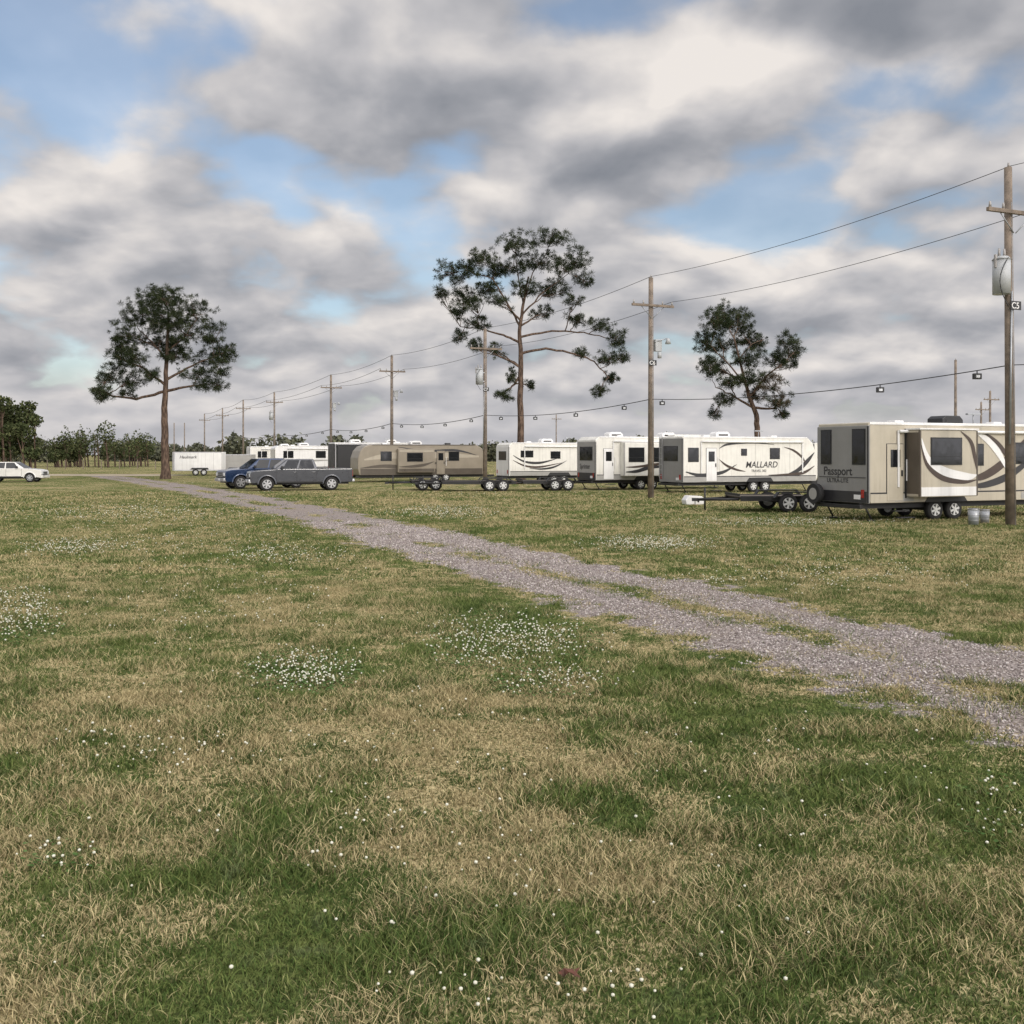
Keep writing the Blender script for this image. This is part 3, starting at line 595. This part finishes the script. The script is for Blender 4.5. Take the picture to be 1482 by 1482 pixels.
# ---------------- utility poles
ax=Vector((1,K,0)).normalized(); rowd=Vector((-K,1,0)).normalized()
def pole(X,Y,Hh=11.04,label=None,trans=False,box_=False,arm=True,r=.16,lean=0,armz=9.62):
    e=empty('utility_pole',(X,Y,0),TH)
    cyl(e,'pole','wood',(0,0,-.3),(lean,0,Hh),r,r*.72,14)
    if arm:
        box(e,'crossarm','wood',-1.2,1.2,-r-.1,-r+.01,armz-.06,armz+.06,.01)
        for s in (-1,1):
            cyl(e,'brace_rod','galv',(s*.64,-r-.02,armz-.06),(s*.04,-r+.02,armz-.62),.018,None,6)
        for k,xx in enumerate((-1.1,-.55,.55,1.1)):
            cyl(e,'insulator_%d'%k,'ceram',(xx,-r-.045,armz+.06),(xx,-r-.045,armz+.24),.045,.03,8)
    cyl(e,'top_insulator','ceram',(lean,-.02,Hh),(lean,-.02,Hh+.14),.04,.03,8)
    if trans:
        cyl(e,'transformer_can','tgrey',(-.45,-.05,7.1),(-.45,-.05,8.15),.26,None,24); cyl(e,'transformer_lid','tgrey',(-.45,-.05,8.15),(-.45,-.05,8.25),.28,.2,24)
        for s in (-.1,.12): cyl(e,'bushing','ceram',(-.45+s,-.05,8.22),(-.45+s,-.05,8.5),.05,.03,8)
        for z in (7.3,7.9): box(e,'bracket','galv',-.25,-.05,-.1,.06,z,z+.06)
        cyl(e,'conduit','galv',(-.2,-.14,2.5),(-.12,-.14,7.2),.03,None,8)
        box(e,'fuse_cutout','ceram',-.75,-.68,-.1,-.03,7.9,8.3,.01)
        prevp=None
        for k in range(9):
            t_=k/8; p=(-.45-.35*math.sin(t_*3.14),-.3,8.2-1.5*t_)
            if prevp: cyl(e,'lead_%d'%k,'black',prevp,p,.014,None,5)
            prevp=p
    if label:
        box(e,'number_sign','black',-.22,.22,-r-.03,-r-.012,6.63,6.9,.004); text(e,'number','white2',label,(-.19,-r-.034,6.67),.27,SIDE)
    if box_:
        box(e,'meter_box','tgrey',.18,.55,-.16,.06,7.35,7.95,.02); cyl(e,'small_can','tgrey',(.38,-.2,7.0),(.38,-.2,7.3),.1,None,12)
        cyl(e,'lamp_arm','galv',(.1,-.1,7.8),(.75,-.3,8.0),.025,None,8); cyl(e,'lamp_head','tgrey',(.8,-.32,7.72),(.8,-.32,8.0),.15,.07,12)
    cyl(e,'ground_wire','galv',(.0,-r-.004,0),(lean*.9,-r*.75-.004,Hh*.9),.008,None,5)
    return e
PX=[(1463,243,'C5',1,0),(942,402,'C6',0,1),(702,476,'C7',1,0),(567,515,None,0,1),(479,543,None,0,1),(397,568,None,1,0),(352,579,None,0,0),(322,591,None,0,0),(296,599,None,0,0)]
pp=[(23.9,11.65)]
pole(23.9,11.65)
for (px_,ty,lab,tr,bx) in PX:
    d=13101/(H0-ty)
    Xp=(px_-741)/F*d; pp.append((Xp,d)); pole(Xp,d,11.04,lab,tr,bx,lean=-.12 if lab=='C5' else 0)
for (px_,ty,hh,arm) in ((1383,521,11,False),(1433,566,9.5,True),(805,600,11,True),(267,612,10,False),(252,612,10,False),(113,622,9,True),(183,628,9,False),(1420,582,9,True)):
    d=(hh-EYE)*F/(H0-ty); pole((px_-741)/F*d,d,hh,arm=arm,armz=hh-1)
# wires
def wire(e,name,p0,p1,sag,r=.014,n=18):
    cu=bpy.data.curves.new(name,'CURVE'); cu.dimensions='3D'; cu.bevel_depth=r; cu.bevel_resolution=1
    s=cu.splines.new('POLY'); s.points.add(n)
    for i in range(n+1):
        t=i/n; p=Vector(p0).lerp(Vector(p1),t); p.z-=sag*4*t*(1-t); s.points[i].co=(*p,1)
    cu.materials.append(M['steelb']); o=bpy.data.objects.new(name,cu); sc.collection.objects.link(o); o.parent=e; return o
ew=empty('power_line')
for a,b in zip(pp[:-1],pp[1:]):
    A=Vector((*a,0));B=Vector((*b,0)); rr=.008+.00009*a[1]
    wire(ew,'top_wire',A+Vector((0,-.02,11.1)),B+Vector((0,-.02,11.1)),.35,rr)
    wire(ew,'arm_wire',A+ax*1.1-rowd*.2+Vector((0,0,9.86)),B+ax*1.1-rowd*.2+Vector((0,0,9.86)),.35,rr)
    if a[1]>80: wire(ew,'arm_wire_b',A-ax*1.1-rowd*.2+Vector((0,0,9.86)),B-ax*1.1-rowd*.2+Vector((0,0,9.86)),.35,rr)
el=empty('flood_light_string')
for q,(a,b) in enumerate(zip(pp[:7],pp[1:8])):
    A=Vector((*a,4.95));B=Vector((*b,4.95)); wire(el,'cable',A-rowd*.0,B,.34,.012+.00016*a[1])
    for t in ((.06,.26,.95) if q==1 else (.12,.37,.62,.87)):
        p=A.lerp(B,t); p.z-=.34*4*t*(1-t)
        cyl(el,'lamp_hanger','black',p,p-Vector((0,0,.1)),.02,None,6)
        box(el,'lamp_body','black',p.x-.13,p.x+.13,p.y-.07,p.y+.07,p.z-.28,p.z-.09,.02); box(el,'lamp_glass','lens',p.x-.06,p.x+.06,p.y-.08,p.y-.072,p.z-.23,p.z-.15)
# ---------------- trees
def tube(V,Fq,pts,rad,ns=7):
    b=len(V)
    for i,p in enumerate(pts):
        p=Vector(p); d=(Vector(pts[min(i+1,len(pts)-1)])-Vector(pts[max(i-1,0)])).normalized()
        if i==0: a=d.orthogonal().normalized(); c=d.cross(a)
        else: a=(pa-d*pa.dot(d)).normalized(); c=d.cross(a)
        pa=a
        for k in range(ns):
            q=2*math.pi*k/ns; V.append(p+(a*math.cos(q)+c*math.sin(q))*rad[i])
    for i in range(len(pts)-1):
        for k in range(ns): Fq.append((b+i*ns+k,b+i*ns+(k+1)%ns,b+(i+1)*ns+(k+1)%ns,b+(i+1)*ns+k))
def needles(cen,R,n,wid):
    cen=np.repeat(cen,n,axis=0); Rr=np.repeat(R,n); N=len(cen)
    d=rng.normal(size=(N,3)); d[:,2]+=.45; d/=np.linalg.norm(d,axis=1)[:,None]
    p=np.cross(d,rng.normal(size=(N,3))); p/=np.linalg.norm(p,axis=1)[:,None]
    L=(Rr*rng.uniform(.6,1.2,N))[:,None]
    return np.stack([cen+d*L*.1+p*wid*.5,cen+d*L*.6-p*wid*.6,cen+d*L],1).reshape(-1,3)
def pine(name,d,trunk,r0,lobes,limbs=(),dens=1.,dead=(),pom=.38,seed=1,gx=1.15,gy=1.65):
    rs=random.Random(seed)
    bx,_,_=P(trunk[0][0],600,d); e=empty(name,(bx,d,0)); sc_=d/F
    def TP(x,y,yy=0): return Vector(((x-trunk[0][0])*sc_,yy,EYE+(H0-y)*sc_))
    T=[TP(x,y,rs.uniform(-.15,.15) if k else 0) for k,(x,y) in enumerate(trunk)]; T[0].z=0
    pts=[];rad=[];n=len(T)
    for i in range(n-1):
        for s in range(5):
            t=s/5; p=T[i].lerp(T[i+1],t); u_=(i+t)/(n-1); pts.append(p+Vector((rs.uniform(-.03,.03),rs.uniform(-.03,.03),0))); rad.append(r0*(1-.78*u_))
    pts.append(T[-1]); rad.append(r0*.2)
    rad[0]*=1.35; rad[1]*=1.1
    V=[];Fq=[]; tube(V,Fq,pts,rad,10)
    pool=[(p,r) for p,r in zip(pts,rad) if p.z>pts[-1].z*.5]
    for lm in limbs:
        sg=rs.choice((-1,1))*rs.uniform(.2,1.3); m_=len(lm); Q=[]
        for i,(x,y) in enumerate(lm): Q.append(TP(x,y,sg*i/(m_-1)))
        k0=min(pool,key=lambda q:(q[0]-Q[0]).length); Q[0]=k0[0]; rb=min(k0[1]*.62,.17)
        qp=[];qr=[]
        for i in range(m_-1):
            for s in range(5):
                t=s/5; qp.append(Q[i].lerp(Q[i+1],t)+Vector((rs.uniform(-.06,.06),rs.uniform(-.06,.06),rs.uniform(-.05,.05)))*(1 if i+s else 0)); qr.append(rb*(1-.68*(i+t)/(m_-1)))
        qp.append(Q[-1]); qr.append(rb*.3); tube(V,Fq,qp,qr,7); pool+=list(zip(qp,qr))[3:]
    cen=[];cenD=[]
    for li,lb in enumerate(lobes):
        lx,ly,rx,ry=lb[:4]
        C0_=TP(lx,ly); a=rx*sc_*gx; b=ry*sc_*gy
        span=2.6 if len(lb)<5 else .8
        C=Vector((C0_.x,rs.uniform(-1,1)*span,C0_.z))
        def cost(q):
            h=math.hypot(q[0].x-C.x,q[0].y-C.y); return abs(q[0].z-(C.z-.45*h-.2))+.6*h
        S,sr=min(pool,key=cost)
        mid=S.lerp(C,.5)+Vector((rs.uniform(-.3,.3),rs.uniform(-.3,.3),rs.uniform(-.1,.35)))
        bp=[];nb=7
        for i in range(nb+1):
            t=i/nb; p=S*(1-t)**2+mid*2*t*(1-t)+C*t*t; bp.append(p+Vector([rs.uniform(-.07,.07) for _ in range(3)])*(1 if 0<i<nb else 0))
        br=max(.03,min(sr*.7,.04+.018*(C-S).length)); tube(V,Fq,bp,[br*(1-.7*i/nb) for i in range(nb+1)],6)
        npom=int(dens*a*b*28)+8
        pm=[]
        for _ in range(npom):
            while True:
                q=Vector([rs.uniform(-1,1) for _ in range(3)])
                if .15<q.length<1: break
            if q.z<-.5: q.z*=.7
            k=rs.uniform(.8,1.22)
            pt=C+Vector((q.x*a*k,q.y*max(a,b)*.9,q.z*b*k)); pm.append(pt)
            (cenD if li in dead and rs.random()<.45 else cen).append(pt)
        for pt in rs.sample(pm,min(len(pm),14)):
            j=bp[rs.randint(3,nb)]; mm=j.lerp(pt,.5)+Vector((0,0,-.12)); tube(V,Fq,[j,mm,pt],[.028,.02,.01],4)
        for _ in range(3):
            cen.append(bp[rs.randint(3,nb)]+Vector([rs.uniform(-.35,.35) for _ in range(3)]))
    ob=mesh_np('trunk_and_limbs',np.array([v[:] for v in V]),np.array(Fq),None,M['bark'],True); ob.parent=e
    for nm,cc,mt in (('needle_crown',cen,'needles'),('dry_needles',cenD,'deadneedles')):
        if not cc: continue
        c=np.array([v[:] for v in cc]); R=rng.uniform(.6,1.25,len(c))*pom
        nn=58; v=needles(c,R,nn,.034); N=len(v)//3
        rn=np.clip(np.repeat(rng.random(len(c)),nn)*.65+rng.random(N)*.35,0,1)
        o=mesh_np(nm,v,np.arange(len(v)).reshape(-1,3),{'rnd':np.repeat(rn,3)},M[mt]); o.parent=e
    return e
pine('pine_tree',90,[(240,693),(239,640),(238,590),(240,550),(242,500),(243,450)],.38,
 [(243,436,32,12),(208,454,26,15),(282,454,26,15),(243,460,30,14),(190,483,22,14),(306,482,18,14),(270,485,26,13),(222,488,24,13),(165,516,22,13),(205,522,22,12),(300,512,26,12),(255,515,22,10),(322,535,12,12),(147,545,18,11),(183,548,20,10),(285,540,22,8),(134,570,10,9),(322,560,13,7),(160,570,14,7),(298,560,12,6),(222,545,14,7),(195,570,10,5),(255,470,24,12),(235,505,20,10),(178,500,18,10),(314,505,12,10),(235,428,20,8)],
 limbs=[[(238,592),(200,578),(160,572),(140,562)],[(240,572),(275,560),(312,556)],[(240,560),(205,532),(172,520)],[(241,548),(275,528),(305,515)],[(242,522),(215,492),(192,472)],[(242,515),(268,490),(290,465)]],seed=3)
pine('pine_tree',85,[(754,695),(754,640),(753,580),(754,520),(752,480),(757,440),(765,400)],.33,
 [(797,352,26,11),(747,360,28,12),(700,380,24,13),(832,384,20,14),(782,380,28,12),(652,398,24,15),(742,388,24,11),(845,408,12,9),(636,418,10,10),(668,425,20,12),(708,418,22,11),(800,415,28,11),(828,440,12,7),(662,450,12,8),(760,420,22,9),(690,468,20,8,0),(785,448,16,7),(838,462,18,6,0),(868,470,20,8,0),(893,490,13,13,.5),(900,516,8,9,.3),(875,520,15,8,-.5),(885,545,12,8,.5),(866,568,11,8,0),(843,512,13,5,.3),(665,488,9,8,.3),(690,500,13,8,-.3),(716,505,7,6,0),(740,545,7,10,.3),(728,573,13,8,.2),(768,558,4,5,0),(722,440,14,7),(690,445,14,7),(812,395,16,9),(720,395,18,8),(680,398,16,9)],
 limbs=[[(754,512),(790,504),(830,512),(860,524),(880,548)],[(756,486),(800,478),(845,480),(885,488)],[(753,500),(728,484),(698,474),(665,470)],[(752,475),(732,435),(712,405),(675,395)],[(755,455),(785,425),(822,398)],[(760,430),(770,395),(795,362)],[(757,440),(750,400),(745,370)],[(754,540),(744,556),(730,568)]],seed=5,dens=1.0,gy=1.45,gx=1.12)
pine('pine_tree',85,[(1097,692),(1096,632),(1095,600),(1084,575),(1075,540),(1062,490)],.30,
 [(1052,454,26,14),(1032,470,22,14),(1075,464,20,13),(1018,495,13,14),(1052,492,26,15),(1088,485,18,12),(1108,492,14,9),(1134,498,15,10),(1160,506,12,8),(1148,522,14,8),(1120,522,18,10),(1082,520,24,12),(1042,525,22,12),(1024,535,11,12),(1048,556,17,9),(1078,552,20,10),(1108,555,20,12),(1045,580,12,8),(1118,582,18,9),(1130,600,10,6),(1040,600,8,5),(1095,572,14,8)],
 limbs=[[(1095,606),(1118,592),(1130,575)],[(1090,592),(1062,572),(1038,560)],[(1084,574),(1112,542),(1142,520)],[(1078,552),(1046,520),(1026,500)],[(1070,520),(1090,496),(1110,490)]],seed=8,dead=(16,18,21),dens=1.0,gy=1.5,gx=1.14)
# broadleaf masses
def leafmass(name,blobs,n_unit,size,mat,trunks=True):
    e=empty(name); cs_=[]
    V=[];Fq=[]
    for (x,y,z,r,rz_) in blobs:
        n=int(n_unit*r*r)+20; q=rng.normal(size=(n,3)); q/=np.linalg.norm(q,axis=1)[:,None]; q*=(rng.random(n)**.35)[:,None]
        nz=.75+.5*vnoise(q[:,0]*2.5+x,q[:,2]*2.5+y,3)
        c=np.array([x,y,z])+q*np.array([r,r,rz_])*nz[:,None]; c[:,2]=np.maximum(c[:,2],.1); cs_.append(c)
        if trunks:
            tube(V,Fq,[(x+r*.1,y,0),(x,y,z*.5),(x-r*.1,y,z)],[.14,.10,.05],5)
            for k in range(4): 
                s=random.uniform(.3,.8); tube(V,Fq,[(x,y,z*s),(x+random.uniform(-r,r)*.7,y+random.uniform(-r,r)*.5,z+random.uniform(0,rz_)*.6)],[.06,.02],4)
    c=np.concatenate(cs_); n=len(c); a=rng.normal(size=(n,3)); a/=np.linalg.norm(a,axis=1)[:,None]; b=np.cross(a,rng.normal(size=(n,3))); b/=np.linalg.norm(b,axis=1)[:,None]
    s=(size*rng.uniform(.6,1.4,n))[:,None]; v=np.stack([c-a*s,c+b*s*.6,c+a*s,c-b*s*.6],1).reshape(-1,3)
    o=mesh_np('foliage',v,np.arange(4*n).reshape(-1,4),{'rnd':np.repeat(rng.random(n),4)},M[mat]); o.parent=e
    if V: o=mesh_np('branches',np.array([list(v) for v in V]),np.array(Fq),None,M['bark'],True); o.parent=e
bl=[]
for (px_,py_,r) in [(5,605,2.3),(28,603,2.0),(45,625,1.5),(10,640,2.4),(35,648,2.0),(52,655,1.2),(-20,600,3),(-25,640,3),(16,585,1.4),(32,588,1.1),(50,610,1.0),(-50,610,3),(-55,650,3),(0,622,2),(22,625,1.6)]:
    q=P(px_,py_,135); bl.append((q[0],135+random.uniform(-2.5,2.5),q[2],r,r*.8))
leafmass('oak_tree',bl,230,.20,'leaves')
bl=[]
for k in range(40):
    px_=random.choice([random.uniform(78,125),random.uniform(125,232),random.uniform(78,232)]); d=random.uniform(165,190); h=random.uniform(3.5,8.0)*(1 if px_>90 else .8)
    q=P(px_,650,d); bl.append((q[0],d,h*random.uniform(.5,.68),random.uniform(.8,1.7),h*.3))
leafmass('distant_trees',bl,110,.20,'leaves')
bl=[]
for k in range(300):
    x=random.uniform(-330,330); d=random.uniform(290,340); h=random.uniform(3,6.5)+1.5*math.sin(x*.03)
    bl.append((x,d,h*.5,random.uniform(3,5),h*.5))
for k in range(14):
    px_=random.uniform(335,520); d=random.uniform(200,230); h=random.uniform(5.0,7.0); q=P(px_,640,d); bl.append((q[0],d,h*.6,random.uniform(1.5,3),h*.4))
for k in range(10):
    q=P(random.uniform(-150,80),640,260); h=random.uniform(3,5); bl.append((q[0],260,h*.5,3,h*.5))
leafmass('distant_treeline',bl,22,.5,'leaves_hazed',False)
e=empty('wire_fence')
for k in range(34):
    x=-75+k*2.6; y=148+.02*k; box(e,'post_%d'%k,'wood',x-.05,x+.05,y-.05,y+.05,0,1.3)
for z in (.4,.8,1.2): wire(e,'strand',(-75,148,z),(11,148.7,z),0,.015,2)
bm=bmesh.new(); pts=[(-120,106),(-48,103),(-36,101.5),(-32,106),(-38,110),(-120,118)]
bm.faces.new([bm.verts.new((x,y,.010)) for x,y in pts]); M['lane']=pmat('sandy_gravel',(.34,.28,.19),.95,0,.2,.6); o=link('gravel_lane',bm,'lane',None)
def bucket(px_,py_,r,h):
    x,y=G(px_,py_); e=empty('metal_bucket',(x,y,0))
    cyl(e,'shell','galv',(0,0,.0),(0,0,h),r*.88,r,24); cyl(e,'rim','alu',(0,0,h-.02),(0,0,h+.012),r*1.04,None,24)
    for z in (.3,.62): cyl(e,'hoop','alu',(0,0,h*z),(0,0,h*z+.015),r*(.885+.12*z)+.006,None,24)
    cyl(e,'lid','black',(0,0,h+.013),(0,0,h+.02),r*.85,None,20)
bucket(1409,760,.17,.5); bucket(1425,757,.15,.42)
x,y=G(1003,730); e=empty('storage_box',(x,y,0),.3); prism(e,'shell','white2',[(-.42,0),(.42,0),(.48,.22),(.34,.36),(-.3,.40),(-.46,.2)],-.22,.22,.04); box(e,'strap','silverd',-.05,.02,-.235,.235,-.0,.2); box(e,'latch','black',.1,.18,-.24,-.22,.1,.2)
x,y=G(825,1425); bm=bmesh.new(); vs=[bm.verts.new((x+math.cos(a)*q,y+math.sin(a)*q*.7,.05+.015*math.sin(a*3))) for a,q in [(i/14*6.283,.05*(1 if i%2 else .55)) for i in range(14)]]; bm.faces.new(vs); M['leafr']=pmat('dry_leaf_red',(.10,.035,.02),.8,0,.3,40); link('fallen_leaf',bm,'leafr',None)
# ---------------- world
SE=math.radians(27); sdx,sdy=.55,-.83
sv=Vector((sdx*math.cos(SE),sdy*math.cos(SE),math.sin(SE))).normalized()
w=bpy.data.worlds.new('World'); sc.world=w; w.use_nodes=True; t=NT(w.node_tree); t.n.clear()
out=t.new('ShaderNodeOutputWorld'); sky=t.new('ShaderNodeTexSky',sky_type='NISHITA'); sky.sun_disc=False; sky.sun_elevation=SE; sky.sun_rotation=math.atan2(sdx,sdy)
sky.dust_density=1.5; sky.air_density=1.0
D=t.new('ShaderNodeTexCoord').outputs['Generated']
sp=t.new('ShaderNodeSeparateXYZ'); t.set(sp.inputs[0],D)
zc=t.m('ADD',t.m('MAXIMUM',sp.outputs[2],0.),.36)
cb=t.new('ShaderNodeCombineXYZ'); t.set(cb.inputs[0],t.m('DIVIDE',sp.outputs[0],zc)); t.set(cb.inputs[1],t.m('DIVIDE',sp.outputs[1],zc)); pv=cb.outputs[0]
wn=t.vm('SUBTRACT',t.noise(pv,3.6,2,.5,0,'Color','2D'),(.5,.5,.5)); pw=t.vm('ADD',pv,t.vm('MULTIPLY',wn,(.07,.07,0)))
n1=t.noise(pw,4.0,6,.46,dim='2D'); n2=t.noise(t.vm('ADD',pw,(-.03,-.075,0)),4.0,4,.44,dim='2D')
dw=t.vm('ADD',D,t.vm('MULTIPLY',wn,(.16,.16,.12)))
def ell(px_,py_,rx,ry,amp):
    c=Vector(((px_-741)/F,1,(H0-py_)/F)).normalized()
    q=t.vm('MULTIPLY',t.vm('SUBTRACT',dw,tuple(c)),(F/rx,2.,F/ry)); l=t.vm('LENGTH',q); return t.mr(l,1.25,.1,0.,amp)
def tot(L):
    s=None
    for a in L:
        v=ell(*a); s=v if s is None else t.m('ADD',s,v)
    return s
bias=tot([(50,70,150,110,-.22),(210,150,120,75,-.15),(250,30,80,60,-.13),(410,265,50,90,-.17),(610,235,95,38,-.14),(1370,115,140,45,-.16),(1120,262,90,28,-.11),(490,340,80,30,-.04),
  (550,110,210,100,.16),(920,150,250,120,.16),(1290,10,200,45,.25),(170,280,160,70,.14),(1340,220,170,60,.14)])
dens=t.m('ADD',t.m('ADD',n1,bias),t.mr(sp.outputs[2],.28,.05,0.,.12))
cov=t.mr(dens,.32,.53,.28,1.)
cov=t.m('MAXIMUM',cov,t.mr(sp.outputs[2],.14,.01,0.,.94))
sh=tot([(560,150,190,85,-.28),(850,240,190,50,-.34),(1290,0,230,50,-.5),(330,410,200,45,-.10),(1380,300,150,40,-.10),(60,190,90,50,-.08),
  (1060,80,210,80,.22),(210,240,130,70,.30),(1330,215,150,50,.20),(1050,325,170,45,.18),(600,315,150,45,.18),(760,50,130,50,.12)])
fine=t.noise(pw,13,3,.55,dim='2D')
shade=t.m('ADD',t.m('ADD',t.m('ADD',.60,t.m('MULTIPLY',t.m('SUBTRACT',n1,n2),1.6)),sh),t.m('MULTIPLY',t.m('SUBTRACT',fine,.5),.16))
ccol=t.ramp(shade,[(0.,(.245,.26,.295)),(.35,(.365,.372,.402)),(.62,(.54,.53,.545)),(1.,(.85,.80,.76))])
haze=t.mr(sp.outputs[2],.12,0.,0.,.5)
ccol=t.mix(haze,ccol,(.58,.565,.585,1))
sund=t.vm('DOT_PRODUCT',D,tuple(sv)); gl=t.m('ADD',t.mr(sund,-.1,1.,1.,4.2),t.mr(sp.outputs[2],.42,.9,0.,1.1))
gv=t.new('ShaderNodeCombineXYZ')
for k in range(3): t.set(gv.inputs[k],gl)
ccol2=t.vm('MULTIPLY',ccol,gv.outputs[0])
b1=t.new('ShaderNodeBackground'); t.l.new(sky.outputs[0],b1.inputs[0]); b1.inputs[1].default_value=.15
b2=t.new('ShaderNodeBackground'); t.l.new(ccol2,b2.inputs[0]); b2.inputs[1].default_value=1.
mx=t.new('ShaderNodeMixShader'); t.set(mx.inputs[0],cov); t.l.new(b1.outputs[0],mx.inputs[1]); t.l.new(b2.outputs[0],mx.inputs[2]); t.l.new(mx.outputs[0],out.inputs[0])
sl=bpy.data.lights.new('sun','SUN'); sl.energy=1.3; sl.angle=math.radians(14); sl.color=(1,.93,.84); so=bpy.data.objects.new('sun',sl); sc.collection.objects.link(so)
so.rotation_euler=(-sv).to_track_quat('-Z','Y').to_euler()
cd=bpy.data.cameras.new('camera'); cd.lens=36; cd.sensor_width=36; cd.shift_y=-(741-H0)/F; cd.clip_end=6000; cd.clip_start=.1
co=bpy.data.objects.new('camera',cd); sc.collection.objects.link(co); co.location=(0,0,EYE); co.rotation_euler=(math.radians(90),0,0); sc.camera=co
